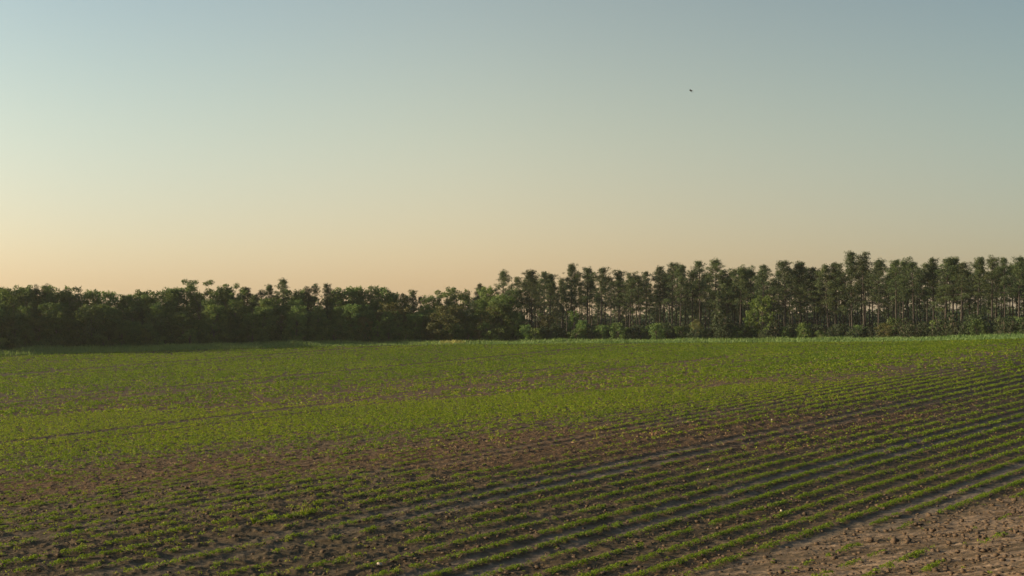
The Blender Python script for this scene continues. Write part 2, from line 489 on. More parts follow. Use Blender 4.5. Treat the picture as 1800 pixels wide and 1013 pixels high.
V = np.concatenate(Vs); Fc = np.concatenate(Fs)
print('clod tris', len(Fc))
o = link('soil_clods', mesh_np('soil_clods', V, Fc, smooth=False), M_clod)
tag(o, 'small brown soil clods strewn over the tilled ground', 'soil clods', kind='stuff')

# the largest clods, each its own
big = [(1573, 951, 15, 'largest dark clod on the bare sandy corner'), (1529, 951, 11, 'clod just left of the largest dark clod'),
       (1489, 948, 9, 'blocky clod above the left end of the sand streak'), (1640, 933, 10, 'crumbly clod in the heap above the largest one'),
       (1652, 940, 11, 'wide clod on the right of the crumbly heap'), (1702, 933, 9, 'clod beside the smooth sand patch at right'),
       (1611, 923, 8, 'low clod up the slope from the largest one'), (1571, 918, 8, 'clod at the upper rim of the bare corner'),
       (1515, 935, 8, 'small upright clod at the top of the sand'), (1669, 954, 9, 'two-lobed clod right of the largest one'),
       (1595, 945, 8, 'flat clod behind the largest dark clod'), (1467, 982, 9, 'round clod in the lower left of the bare corner'),
       (1450, 963, 8, 'clod at the left edge of the pale sand'), (1608, 972, 11, 'long low clod in the middle of the bare corner'),
       (1730, 967, 12, 'rounded dark clod among sparse weeds at right'), (1763, 943, 9, 'reddish clod near the right side of the field'),
       (1786, 935, 8, 'clod at the far right above the weeds'), (1598, 995, 9, 'dark clod low down in front of the sand'),
       (1448, 1003, 12, 'big crumbly clod at the bottom left of the bare corner'), (1420, 1000, 10, 'clod beside the big crumbly one at the bottom'),
       (1560, 1004, 10, 'clod at the very bottom of the bare corner'), (1660, 985, 8, 'small clod on the pale streak low down'),
       (1749, 912, 8, 'clod under the last broken row at right'), (1783, 879, 9, 'clod on the sandy furrow at the right border'),
       (1010, 979, 8, 'orange-lit clod between two rows at the bottom'), (1166, 966, 8, 'clod standing in the furrow right of the orange-lit one')]
clod_me = []
for s in range(5):
    v, f = lump(3, s + 90, .6)
    me = mesh_np('soil_clod', v, f, smooth=False); me.materials.append(M_clod); clod_me.append(me)
for i, (px, py, w, lab) in enumerate(big):
    x, y, zz = from_px(px, py + w * .3)
    r = w / F * y * .5
    zz = float(fieldz(np.array([x]), np.array([y]))[0])
    o = link('soil_clod', clod_me[i % 5], None, loc=(x, y, zz + r * .35), rot=(0, 0, i * 1.7), scale=(r, r, r))
    tag(o, lab, 'soil clod', 'large clods on the bare soil')

# pale stones
stones = [(667, 997, 9, 'cream-coloured stone lying between rows at the bottom, largest of the stones'),
          (1357, 741, 4, 'tiny cream stone far up among the crop rows'),
          (1373, 900, 4, 'white pebble in the furrow above the bare corner'),
          (1245, 828, 4, 'tiny white pebble beside the wheel tracks'),
          (828, 909, 3, 'small pale pebble at the foot of a crop row near the middle'),
          (1019, 901, 4, 'pale flake of stone among brown clods between rows')]
for i, (px, py, w, lab) in enumerate(stones):
    v, f = lump(3, i + 300, .2)
    me = mesh_np('stone', v, f, smooth=True); me.materials.append(M_stone)
    x, y, zz = from_px(px, py); r = w / F * y * .55
    zz = float(fieldz(np.array([x]), np.array([y]))[0])
    o = link('stone', me, None, loc=(x, y, zz + r * .5 + .02), rot=(.2, .3, i * 1.1), scale=(r, r * .8, r))
    tag(o, lab, 'stone', 'pale stones lying in the field')

# taller weeds standing out of the rows
def blades(n, h, spread, wid, lean, seed):
    r = np.random.default_rng(seed); Vs, Fs, Ts = [], [], []; off = 0
    for i in range(n):
        a = r.random() * 6.283; rad = r.random() ** .7 * spread
        bx, by = math.cos(a) * rad * .3, math.sin(a) * rad * .3
        hh = h * (.45 + .55 * r.random()); la = a + r.normal() * .6; ln = lean * hh * (.2 + r.random())
        wd = wid * (.7 + .6 * r.random()); wa = r.random() * 6.283; wx, wy = math.cos(wa) * wd, math.sin(wa) * wd
        pts = []
        for k in range(5):
            s = k / 4; c = (bx + math.cos(la) * ln * s * s, by + math.sin(la) * ln * s * s, hh * (s - .18 * s * s * lean) + .0)
            q = (1 - s ** 1.6) * .9 + .1
            pts.append((c[0] - wx * q, c[1] - wy * q, c[2])); pts.append((c[0] + wx * q, c[1] + wy * q, c[2]))
        Vs.append(np.array(pts)); Fs.append(np.array([[2 * k, 2 * k + 1, 2 * k + 3, 2 * k + 2] for k in range(4)]) + off); off += 10
        Ts.append(np.full(10, r.random()))
    return np.concatenate(Vs), np.concatenate(Fs), np.concatenate(Ts)
tall = [(640, 848, 17, .07, 7, 'single yellow weed stalk standing up left of the middle of the field', 'y'),
        (1050, 768, 20, .10, 9, 'leafy yellow-green grass weed standing above the wheel tracks', 'y'),
        (990, 760, 16, .2, 9, 'thin sprawling grass weed left of the leafy yellow-green one', 'd'),
        (1149, 766, 13, .3, 12, 'spreading pale weed tuft right of the leafy yellow-green one', 'd'),
        (447, 921, 16, .16, 90, 'dense bright green grass clump, largest tuft in the near field', 'g'),
        (478, 915, 14, .22, 70, 'grass clump joined to the right of the largest tuft', 'g'),
        (510, 912, 12, .2, 60, 'looser green tuft at the end of the grass clumps', 'g'),
        (533, 905, 18, .25, 26, 'airy tuft of thin yellow blades behind the grass clumps', 'y'),
        (546, 903, 16, .2, 20, 'wispy blades at the right end of the grass clumps', 'y'),
        (676, 875, 10, .1, 30, 'small green tuft in the middle of the brown rows', 'g'),
        (41, 957, 13, .06, 6, 'small upright weed near the left border of the field', 'y'),
        (147, 872, 9, .08, 8, 'little pale weed on the dark brown patch at left', 'y'),
        (732, 825, 11, .05, 5, 'short dry stalk near the brown patch', 'd'),
        (260, 940, 14, .06, 5, 'dry reddish stalk between broken rows at lower left', 'd'),
        (182, 797, 12, .15, 24, 'bright green bushy weed in the green band at left', 'g'),
        (1009, 709, 8, .1, 12, 'tiny yellow weed in the bright green band', 'y'),
        (755, 706, 9, .1, 8, 'upright yellow weed at the upper rim of the bright band', 'y'),
        (1760, 675, 8, .1, 8, 'small upright weed high on the right of the field', 'y'),
        (1608, 735, 9, .12, 8, 'sparse pale stalks above the right wheel tracks', 'd')]
mm = {'y': M_weed, 'd': M_dry, 'g': M_crop}
for i, (px, py, hp, sp, n, lab, k) in enumerate(tall):
    x, y, zz = from_px(px, py); h = hp / F * y
    V, Fc, tn = blades(n, h, sp, .004 * max(1, y / 26) * 1.6, .5 if k != 'g' else .7, i + 9)
    if k == 'y': tn = tn * .8 + .05
    me = mesh_np('weed', V, Fc, {'tint': ('FLOAT', tn)})
    zz = float(fieldz(np.array([x]), np.array([y]))[0])
    o = link('grass_tuft' if k == 'g' else 'tall_weed', me, mm[k], loc=(x, y, zz))
    tag(o, lab, 'grass tuft' if k == 'g' else 'weed', 'grass tufts in the near field' if k == 'g' else 'tall weeds standing out of the crop')

# ------------------------------------------------------------------ grass verge at the far edge
n = 52000
a = rng.uniform(-.50, .50, n); D = edgeD(a)
dd = rng.random(n) ** 1.2 * 12
Y = D + dd; X = a * Y
z = ground(X, Y)
hn = fbm(X / 6, Y / 3, 71, 3)
h = .62 * (.55 + 1.1 * np.clip(hn - .2, 0, 1)) * (.55 + .6 * rng.random(n)) * np.clip(.45 + dd / 6, 0, 1)
h = h * np.interp(a, [-.5, -.36, -.2, -.1, .3, .5], [1.7, 1.7, 1.5, 1.3, 1.25, 1.15])
wa = rng.random(n) * np.pi; wd = .03 + .04 * rng.random(n)
wx = np.cos(wa) * wd; wy = np.sin(wa) * wd
lx = rng.normal(size=n) * .25 * h; ly = rng.normal(size=n) * .25 * h
V = np.stack([np.stack([X - wx, Y - wy, z - .05], 1), np.stack([X + wx, Y + wy, z - .05], 1),
              np.stack([X + wx * .7 + lx * .4, Y + wy * .7 + ly * .4, z + h * .6], 1), np.stack([X + lx, Y + ly, z + h], 1),
              ], 1).reshape(-1, 3)
Fc = np.arange(n * 4).reshape(n, 4)
pale = fbm(X / 9, Y / 4, 73, 3)
tn = np.clip(.35 * rng.random(n) + .65 * pale, 0, .9) * np.interp(a, [-.36, -.1, 0, .25, .36], [.95, .8, .6, .38, .3])
px_, py_ = to_px(X, Y)
tan = (np.abs(px_ - 793) < 22 + 6 * rng.normal(size=n)) & (dd > 1.5) & (dd < 8)
tn = np.where(tan & (rng.random(n) < .9), .955, tn)
h_ok = ~(tan & (rng.random(n) < .0))
o = link('verge_grass', mesh_np('verge_grass', V, Fc, {'tint': ('FLOAT', np.repeat(tn, 4))}), M_verge)
tag(o, 'strip of tall uncut grass between the crop field and the trees', 'grass', kind='stuff')

# ------------------------------------------------------------------ trees
def tube(pts, rads, sides=6):
    pts = np.asarray(pts, float); Vs = []; Fs = []
    n = len(pts)
    for i in range(n):
        d = pts[min(i + 1, n - 1)] - pts[max(i - 1, 0)]; d /= np.linalg.norm(d) + 1e-9
        ref = np.array([1., 0, 0]) if abs(d[0]) < .8 else np.array([0, 1., 0])
        b1 = np.cross(d, ref); b1 /= np.linalg.norm(b1); b2 = np.cross(d, b1)
        for s in range(sides):
            an = 2 * np.pi * s / sides
            Vs.append(pts[i] + (b1 * math.cos(an) + b2 * math.sin(an)) * rads[i])
    for i in range(n - 1):
        for s in range(sides):
            s2 = (s + 1) % sides
            Fs.append([i * sides + s, i * sides + s2, (i + 1) * sides + s2, (i + 1) * sides + s])
    return np.array(Vs), np.array(Fs)
class Wood:
    def __init__(s): s.V = []; s.F = []; s.o = 0
    def add(s, pts, rads, sides=6):
        v, f = tube(pts, rads, sides); s.V.append(v); s.F.append(f + s.o); s.o += len(v)
    def mesh(s, name): return mesh_np(name, np.concatenate(s.V), np.concatenate(s.F), smooth=True)
def puffs(cs, rs, per, size, r, flat=.75, asp=.5, tint=None, shell=.35):
    """clumps of leaves: per = leaves in a clump of radius 1"""
    cen, nr, tn = [], [], []
    for i, (c, R) in enumerate(zip(cs, rs)):
        m = max(6, int(per * R * R))
        d = r.normal(size=(m, 3)); d /= np.linalg.norm(d, axis=1)[:, None]
        rad = R * (shell + (1 - shell) * r.random(m) ** .6) * (1 + .18 * r.normal(size=m))
        p = d * rad[:, None]; p[:, 2] *= flat
        cen.append(p + c); nr.append(d)
        b = (tint[i] if tint is not None else r.random())
        tn.append(np.clip(b * .6 + .4 * r.random(m), 0, 1))
    cen = np.concatenate(cen); nr = np.concatenate(nr); tn = np.concatenate(tn); n = len(cen)
    nr = nr + r.normal(size=(n, 3)) * .8; nr /= np.linalg.norm(nr, axis=1)[:, None]
    t = r.normal(size=(n, 3)); t -= (t * nr).sum(1)[:, None] * nr; t /= np.linalg.norm(t, axis=1)[:, None]
    ls = size * (.6 + .8 * r.random(n))
    V, Fc = leaf_quads(cen, ls, ls * asp, nr, t)
    return mesh_np('crown', V, Fc, {'tint': ('FLOAT', np.repeat(tn, 4))})

def make_pine(seed, hb=.5, spread=3.2, nlimb=26, lean=.3, thin=1.0, dbl=False):
    r = np.random.default_rng(seed); H = 20.0; w = Wood()
    top = np.array([r.normal() * lean, r.normal() * lean, H * .96])
    mid = top * .5 + np.array([r.normal() * .15, r.normal() * .15, 0])
    P = lambda s: (1 - s) ** 2 * np.zeros(3) + 2 * s * (1 - s) * np.array([mid[0], mid[1], H * .48]) + s * s * top
    ss = np.linspace(0, 1, 12)
    w.add([P(s) for s in ss], [.20 * (1 - s) ** .75 + .035 + .06 * math.exp(-s * 30) for s in ss], 8)
    cs, rs = [], []
    axis0 = r.random() * 6.28; an0 = r.random() * 6.28
    for i in range(nlimb):
        s = hb + (1 - hb) * ((i + r.random() * .9) / nlimb) ** .9
        q = (s - hb) / (1 - hb)
        prof = ((.55 + .55 * math.sin(math.pi * min(1, q + .1))) * (1 - q) ** .65 + .1) * (1 + .35 * math.cos(an0 + i * 2.4)) if r.random() > .14 else .3
        L = spread * prof * (.55 + .6 * r.random())
        an = axis0 + i * 2.4 + r.normal() * .5
        up = .12 + .75 * q + .2 * r.normal()
        p0 = P(s); d = np.array([math.cos(an), math.sin(an), up]); d /= np.linalg.norm(d)
        p1 = p0 + d * L * .55; p2 = p0 + d * L + np.array([0, 0, .18 * L])
        w.add([p0, p1, p2], [.06 * (1.2 - q * .6), .04, .015], 4)
        if r.random() < .93:
            cs.append(p2); rs.append(.42 + .42 * r.random())
        for k in range(r.integers(2, 5)):
            e = .35 + .6 * r.random()
            c = p0 + (p2 - p0) * e + np.array([r.normal() * .45, r.normal() * .45, .15 + r.normal() * .3])
            cs.append(c); rs.append((.38 + .42 * r.random()) * thin)
    for k in range(11):
        dz = 2.3 * r.random()
        cs.append(P(1) + np.array([r.normal() * (.15 + .42 * dz), r.normal() * (.15 + .42 * dz), .35 - dz])); rs.append(.28 + .3 * r.random())
    for k in range(r.integers(2, 6)):                     # dead stubs on the bare trunk
        s = .2 + (hb - .2) * r.random(); an = r.random() * 6.28; p0 = P(s); L = .5 + r.random() * 1.2
        w.add([p0, p0 + np.array([math.cos(an) * L, math.sin(an) * L, .1 * L])], [.03, .008], 3)
    tm = w.mesh('trunk'); tm.materials.append(M_bark)
    cm = puffs(cs, rs, 118, .27, r, .7, .42); cm.materials.append(M_pine)
    zt = max(c[2] + R * .7 for c, R in zip(cs, rs))
    return tm, cm, zt
def make_hard(seed, H=14., base=.12, width=3.4, nl=46, lobe=(.7, 1.35), mat=None, shape='round', per=105, size=.36, open_=False):
    r = np.random.default_rng(seed); w = Wood()
    top = np.array([r.normal() * .5, r.normal() * .5, H * .85])
    P = lambda s: np.array([top[0] * s * s, top[1] * s * s, top[2] * s])
    ss = np.linspace(0, 1, 8); w.add([P(s) for s in ss], [H * .013 * (1 - s) ** .8 + .03 for s in ss], 7)
    cs, rs = [], []
    for i in range(nl):
        q = (i + .5 * r.random()) / nl
        if shape == 'round': prof = math.sin(math.pi * min(1, (.12 + .80 * q))) ** .6
        elif shape == 'cone': prof = (1 - q) ** .8 * .9 + .1
        elif shape == 'column': prof = .75 * math.sin(math.pi * (.15 + .75 * q)) ** .5
        else: prof = .45 + .75 * q if q < .85 else .8          # spreading
        hz = H * (base + (1 - base) * q)
        an = i * 2.4 + r.normal() * .4
        rad = width * prof * (.35 + .65 * r.random() ** .5)
        c = np.array([math.cos(an) * rad + top[0] * q * q, math.sin(an) * rad + top[1] * q * q, hz + r.normal() * .3])
        R = lobe[0] + (lobe[1] - lobe[0]) * r.random()
        if shape == 'cone': R *= 1.15 - .75 * q
        c[2] = min(c[2], H - R * .8)
        cs.append(c); rs.append(R)
        if i % 2 == 0 or open_:
            s0 = max(.12, min(.95, (c[2] / H) * .8 - .12)); p0 = P(s0)
            w.add([p0, (p0 + c) / 2 + np.array([0, 0, .2]), c], [.05 + .004 * H * (1 - q), .04, .015], 4)
        if not open_:
            for k in range(2):
                cs.append(c + r.normal(size=3) * R * .75); rs.append(R * (.35 + .3 * r.random()))
                cs[-1][2] = min(cs[-1][2], H - .2)
    tm = w.mesh('trunk'); tm.materials.append(M_bark2)
    cm = puffs(cs, rs, per, size, r, .8, .6); cm.materials.append(mat or M_hard)
    zt = max(c[2] + R * .75 for c, R in zip(cs, rs))
    return tm, cm, zt

print('trees')
K = {}
K['pine'] = [make_pine(100 + i, hb=[.42, .48, .52, .36, .48, .44, .54, .42, .34, .48][i], spread=[4.3, 3.7, 4.6, 4.0, 3.5, 4.8, 3.2, 4.2, 4.4, 3.8][i],
                       nlimb=[44, 38, 34, 48, 36, 42, 30, 40, 50, 34][i]) for i in range(10)]
K['pinethin'] = [make_pine(200 + i, hb=.56 + .04 * i, spread=3.0, nlimb=24, thin=.9) for i in range(4)]
K['hard'] = [make_hard(300 + i, width=[3.4, 2.8, 4.0, 3.0, 3.6, 2.6][i], shape=['round', 'round', 'spread', 'round', 'spread', 'column'][i]) for i in range(6)]
K['fronthard'] = [make_hard(320 + i, H=11, base=.03, width=[3.2, 3.8, 2.8, 3.4][i], nl=50, shape='round') for i in range(4)]
K['open'] = [make_hard(340 + i, H=15., base=.55, width=[4.8, 2.8][i], nl=[24, 15][i], lobe=(.7, 1.15), shape='spread', open_=True, per=190, size=.33) for i in range(2)]
K['olive'] = [make_hard(350 + i, H=10., base=.1, width=[3.4, 4.2][i], nl=40, mat=M_olive) for i in range(2)]
K['light'] = [make_hard(360 + i, H=8., base=.05, width=[2.1, 2.6][i], nl=34, lobe=(.5, .95), mat=M_lite, shape=['cone', 'round'][i]) for i in range(2)]
K['column'] = [make_hard(370, H=9., base=.02, width=1.5, nl=40, lobe=(.45, .85), mat=M_olive, shape='cone')]
K['cedar'] = [make_hard(380 + i, H=9., base=.02, width=[2.3, 3.0][i], nl=44, lobe=(.6, 1.1), mat=M_cedar, shape='cone', per=150) for i in range(2)]
K['shrub'] = [make_hard(400 + i, H=3.6, base=.08, width=[1.6, 2.1, 1.3, 1.8][i], nl=22, lobe=(.45, .8), shape='round', per=150, size=.26, mat=[M_hard, M_cedar, M_hard, M_cedar][i]) for i in range(4)]
K['sapling'] = [make_hard(420 + i, H=4.6, base=.03, width=[1.2, 1.5, 1.0][i], nl=26, lobe=(.35, .6), shape='cone', per=190, size=.26, mat=M_cedar) for i in range(3)]
NAME = {'pine': 'pine_tree', 'pinethin': 'pine_tree', 'hard': 'broadleaf_tree', 'fronthard': 'broadleaf_tree', 'open': 'broadleaf_tree',
        'olive': 'broadleaf_tree', 'light': 'young_tree', 'column': 'vine_clad_tree', 'cedar': 'cedar_tree', 'shrub': 'shrub', 'sapling': 'pine_sapling'}
CAT = {'pine_tree': 'pine tree', 'broadleaf_tree': 'tree', 'young_tree': 'young tree', 'vine_clad_tree': 'tree', 'cedar_tree': 'cedar', 'shrub': 'shrub', 'pine_sapling': 'sapling'}
count = {}
def tree(kind, px, top, back, label, group, var=None, wide=1.0):
    """a tree whose foot stands that many metres behind the field's edge and whose tip reaches that row"""
    a = (px - 900) / F
    Y = float(edgeD(np.array([a]))[0]) + (back + 7) * .66; X = a * Y
    z = gz(X, Y)
    H = (HOR - top) / F * Y + CAMZ - z
    count[kind] = count.get(kind, 0) + 1
    v = K[kind][(count[kind] * 7 if var is None else var) % len(K[kind])]
    s = H / v[2]
    nm = NAME[kind]
    root = link(nm, None, loc=(X, Y, z - .05), rot=(0, 0, random.random() * 6.28), scale=(s * wide, s * wide, s))
    tag(root, label, CAT[nm], group)
    link('trunk', v[0], None, root); link('crown', v[1], None, root)
    return root

G_SK = 'pines standing out on the skyline'
# front pines of the right-hand stand, tips read from the photograph
front = [
 (883, 472, 'broad dark pine at the left end of the tall pine stand', 0), (936, 473, 'round-headed pine second from the left end of the tall stand', 5),
 (967, 479, 'shorter flat-topped pine left of the peaked one', 1), (1002, 461, 'peaked pine with a small tuft on top, left of the sky gap', 3),
 (1033, 467, 'pine with a slim bare trunk just left of the sky gap', 4), (1056, 468, 'lone slender pine with side branches inside the sky gap', 6),
 (1090, 473, 'pine first on the right of the sky gap', 1), (1107, 478, 'small-topped pine second on the right of the sky gap', 7),
 (1125, 476, 'low round-topped pine third on the right of the sky gap', 2), (1160, 465, 'pine with a separate ball of needles left of a broad crown', 4),
 (1182, 460, 'broad pine crown with a pointed tip, over yellowish bushes', 5), (1195, 464, 'pine leaning on the right of the broad pointed crown', 1),
 (1231, 456, 'airy pine with two open tufts left of the dark tall pine', 6), (1258, 452, 'dark dense tall pine rising over the dark cedar', 0),
 (1276, 474, 'short pine in the notch right of the dark dense one', 7), (1301, 464, 'pine at the left of the pale green tree', 9),
 (1318, 465, 'pine directly behind the left side of the pale green tree', 2), (1341, 464, 'even round pine above the pale green tree', 8),
 (1380, 456, 'broad reddish-barked pine right of the pale green tree', 5), (1410, 457, 'pine with a notched crown next to the reddish-barked one', 3),
 (1433, 468, 'lower pine in the dip left of the tallest pair', 1), (1458, 463, 'dense pine with a smooth crown left of the tallest pair', 8),
 (1470, 459, 'pine with a spiky tuft beside the tallest pair', 4), (1499, 439, 'tallest pine of the stand, left one of the tallest pair', 3),
 (1519, 441, 'second tallest pine, right one of the tallest pair', 7), (1544, 452, 'dense dark pine first right of the tallest pair', 0),
 (1575, 454, 'open-crowned pine with a zigzag limb, second right of the tallest pair', 6), (1587, 452, 'thin pine squeezed left of a parasol-shaped crown', 9),
 (1607, 450, 'parasol-shaped pine on a leaning trunk', 2), (1641, 450, 'narrow pine with stacked tufts beside the bright dense pine', 4),
 (1660, 452, 'brighter green dense pine, left half of a merged pair', 8), (1677, 450, 'brighter green dense pine, right half of a merged pair', 5),
 (1689, 459, 'pine with drooping side tufts at the edge of a sky notch', 6), (1718, 450, 'first pine past the sky notch near the right end', 1),
 (1744, 447, 'tall straight pine near the right end of the stand', 9), (1767, 450, 'open pine with sky showing through, near the right end', 6),
 (1791, 448, 'last tall pine at the right border of the view', 4)]
for (px, top, lab, var) in front:
    tree('pine', px, top, 18 + random.random() * 8, lab, G_SK, var, .95 + .45 * random.random())
# deeper ranks of the stand
for i in range(165):
    px = 905 + (i + random.random()) * (1960 - 905) / 165
    if 1042 < px < 1072 and random.random() < .6: continue
    env = np.interp(px, [905, 1000, 1060, 1150, 1300, 1500, 1700, 1800, 1960], [490, 485, 492, 484, 480, 470, 472, 466, 460])
    top = env - 6 + random.random() ** .8 * 40 if i % 4 else env - 12 + random.random() * 14
    zone = 'left of the sky gap' if px < 1060 else ('between the sky gap and the dark cedar' if px < 1270 else ('between the cedar and the tallest pair' if px < 1500 else 'right of the tallest pair'))
    tree('pine' if random.random() < .6 else 'pinethin', px, top, 26 + random.random() * 60,
         'slim pine in the crowd ' + zone, 'pines in the crowd ' + zone)
# skyline trees of the left wood
left = [
 ('hard', 3, 503, 'ragged tree top at the left border of the view'), ('hard', 24, 506, 'small peaked tree beside the left border tree'),
 ('hard', 42, 500, 'rounded tree left of the two ball-shaped tops'), ('pine', 64, 499, 'smaller of two ball-shaped pine tops near the left'),
 ('pine', 80, 497, 'larger of two ball-shaped pine tops near the left'), ('hard', 99, 501, 'tree with feathery top right of the ball-shaped pines'),
 ('open', 128, 504, 'open-topped tree with sky under its crown at left'), ('hard', 158, 508, 'wide low dome-shaped tree at left'),
 ('hard', 190, 511, 'flat-topped tree right of the wide dome'), ('hard', 220, 517, 'low tree in the dip of the left skyline'),
 ('hard', 240, 516, 'second low tree in the dip of the left skyline'), ('hard', 252, 508, 'pointed tree just past the dip at left'),
 ('hard', 279, 511, 'two-tufted tree between the pointed one and the big spreading tree'), ('hard', 298, 504, 'dark tree beside the big spreading tree'),
 ('hard', 313, 505, 'dense dark dome left under the big spreading tree'), ('open', 354, 491, 'big spreading tree with bare limbs showing against the sky'),
 ('hard', 391, 502, 'tree at the right foot of the big spreading tree'), ('open', 416, 498, 'flat-crowned tree right of the big spreading tree'),
 ('pine', 435, 503, 'wide-topped pine between flat crown and sky gaps'), ('pinethin', 460, 507, 'thin pine with sky gaps under its crown'),
 ('pine', 476, 498, 'pine with a small peaked tuft left of the tallest left pine'), ('pine', 499, 487, 'tallest pine of the left wood'),
 ('hard', 520, 506, 'lower tree right of the tallest left pine'), ('pine', 540, 502, 'pine second right of the tallest left pine'),
 ('pinethin', 553, 497, 'narrow pointed pine left of a broad dark dome'), ('pine', 576, 496, 'broad dark-domed pine in the middle of the left wood'),
 ('hard', 593, 508, 'tree sloping down right of the broad dark dome'), ('hard', 612, 504, 'tufted tree above the pale green crown'),
 ('hard', 622, 502, 'bushy tree top behind the pale green crown'), ('open', 653, 502, 'airy tree top right of the pale green crown'),
 ('hard', 669, 504, 'spire-like tree above the small bright conical tree'), ('hard', 686, 512, 'tree on the slope left of the lone ball-topped pine'),
 ('hard', 702, 515, 'low round tree left of the lone ball-topped pine'), ('pine', 727, 508, 'lone ball-topped pine in the dip of the treeline'),
 ('pinethin', 739, 520, 'small pine tuft right of the lone ball-topped pine'), ('hard', 756, 518, 'low tree above the wide grey-green tree'),
 ('open', 782, 504, 'airy tree with sky showing through above the wide grey-green tree'), ('hard', 806, 507, 'tree sloping up right of the airy one'),
 ('pine', 839, 497, 'pine standing over the vine-clad trunk'), ('hard', 857, 502, 'leafy tree joining wood and tall pine stand')]
for (k, px, top, lab) in left:
    tree(k, px, top, 20 + random.random() * 8, lab, 'trees on the skyline of the left wood', {'open': 0 if px in (354,) else 1}.get(k), wide=1.0)
# body of the left wood
for i in range(95):
    px = -190 + (i + random.random()) * (905 + 190) / 95
    env = np.interp(px, [-190, 0, 100, 220, 354, 500, 600, 727, 800, 905], [500, 508, 506, 522, 505, 502, 510, 522, 515, 492])
    back = [10, 16, 26, 40][i % 4] + random.random() * 5
    top = env + (4 + random.random() * 16 if i % 4 > 1 else 16 + random.random() * 26)
    zone = 'at the left end of the wood' if px < 240 else ('below the big spreading tree and the tallest left pine' if px < 560 else 'between the broad dome and the pine stand')
    tree('pine' if random.random() < .22 else 'hard', px, top, back, 'dark tree inside the wood ' + zone, 'trees in the wood ' + zone)
# leafy trees at the wood's edge down to the grass
for i in range(46):
    px = -170 + (i + random.random() * .8) * (900 + 170) / 46
    env = np.interp(px, [-190, 0, 220, 500, 727, 905], [552, 552, 555, 552, 556, 552])
    top = env + random.random() * 46 - 22
    zone = 'at the left end of the wood' if px < 240 else ('below the big spreading tree' if px < 480 else ('left of the small bright conical tree' if px < 665 else 'between the conical tree and the pine stand'))
    tree('fronthard', px, top, 7.5 + random.random() * 4, 'bushy edge tree with leaves to the grass ' + zone, 'bushy trees of the wood edge ' + zone)
# single trees that stand out
tree('light', 665, 561, 6.0, 'small bright green conical tree at the edge of the grass', None, 0)
tree('light', 622, 535, 12, 'pale green rounded crown high in the wood edge', None, 1, 1.1)
tree('olive', 783, 535, 8, 'wide grey-green tree with drooping sides below the airy tree', None, 1, 1.15)
tree('olive', 690, 530, 13, 'olive-tinted tree right above the small bright conical tree', None, 0)
tree('olive', 640, 555, 9, 'dull olive tree between pale green crown and conical tree', None, 0, .8)
tree('column', 842, 552, 6.5, 'vine-clad trunk like a shaggy green column', None, 0)
tree('olive', 868, 538, 10, 'yellowish leafy tree right of the vine-clad trunk', None, 0, .8)
tree('fronthard', 905, 548, 9, 'dark leafy tree under the round-headed pines', None, 1)
tree('light', 925, 572, 6, 'short pale bush under the second tall pine', None, 1, .8)
tree('olive', 958, 553, 9, 'brownish-green bushy tree under the flat-topped pine', None, 1, .75)
tree('light', 1008, 545, 11, 'fresh green small tree under the peaked pine', None, 1, .7)
tree('fronthard', 1022, 562, 8, 'dark shrub-like tree left of the sky gap foot', None, 2)
tree('olive', 1225, 560, 9, 'small yellowish tree left of the dark cedar', None, 0, .7)
tree('light', 1340, 518, 12, 'pale green leafy tree standing among the dark pines', None, 1, .9)
tree('light', 1325, 524, 14, 'fresh green top just left of the pale green leafy tree', None, 0, .9)
tree('cedar', 1266, 512, 12, 'dark narrow cedar in front of the dense tall pine', None, 0, .8)
tree('cedar', 1275, 551, 7, 'wide black-green cedar low in front of the pines', None, 1, 1.5)
tree('cedar', 1361, 562, 7, 'low black-green cedar under the reddish-barked pine', None, 1, 1.6)
tree('cedar', 1072, 572, 8, 'small dark cedar at the foot of the sky gap', None, 0, .9)
tree('olive', 1556, 567, 8, 'pale brownish bush right of the tallest pair', None, 0, 1.2)
# shrubs and pine saplings under the stand
for i in range(64):
    px = 880 + (i + random.random()) * (1400 - 880) / 64
    top = 572 + random.random() * 11 - (7 if random.random() < .3 else 0)
    zone = 'left of the sky gap' if px < 1060 else ('between the sky gap and the wide cedar' if px < 1270 else 'right of the wide cedar')
    tree('shrub', px, top, 5 + random.random() * 14, 'low leafy shrub under the pines ' + zone, 'shrubs under the pines ' + zone)
for i in range(110):
    px = 1385 + (i + random.random()) * (1960 - 1385) / 110
    top = np.interp(px, [1385, 1520, 1600, 1700, 1960], [567, 568, 560, 555, 552]) + random.random() * 14 - (8 if random.random() < .12 else 0)
    zone = 'below the tallest pair' if px < 1560 else 'at the right end of the stand'
    tree('sapling' if random.random() < .8 else 'shrub', px, top, 6 + random.random() * 14, 'young evergreen in the thicket ' + zone, 'thicket of young evergreens ' + zone)
# bushes along the foot of the left wood
for i in range(60):
    px = -150 + (i + random.random()) * (900 + 150) / 60
    by = float(np.interp(px, [-150, 0, 300, 600, 900], [632, 618, 606, 598, 593]))
    zone = 'at the left end of the wood' if px < 300 else ('in the middle of the wood' if px < 620 else 'near the small bright conical tree')
    tree('shrub', px, by - 18 - random.random() * 10, 6.5 + random.random() * 6, 'dark shrub at the foot of the trees ' + zone, 'shrubs at the foot of the trees ' + zone, var=random.choice([0, 2]))

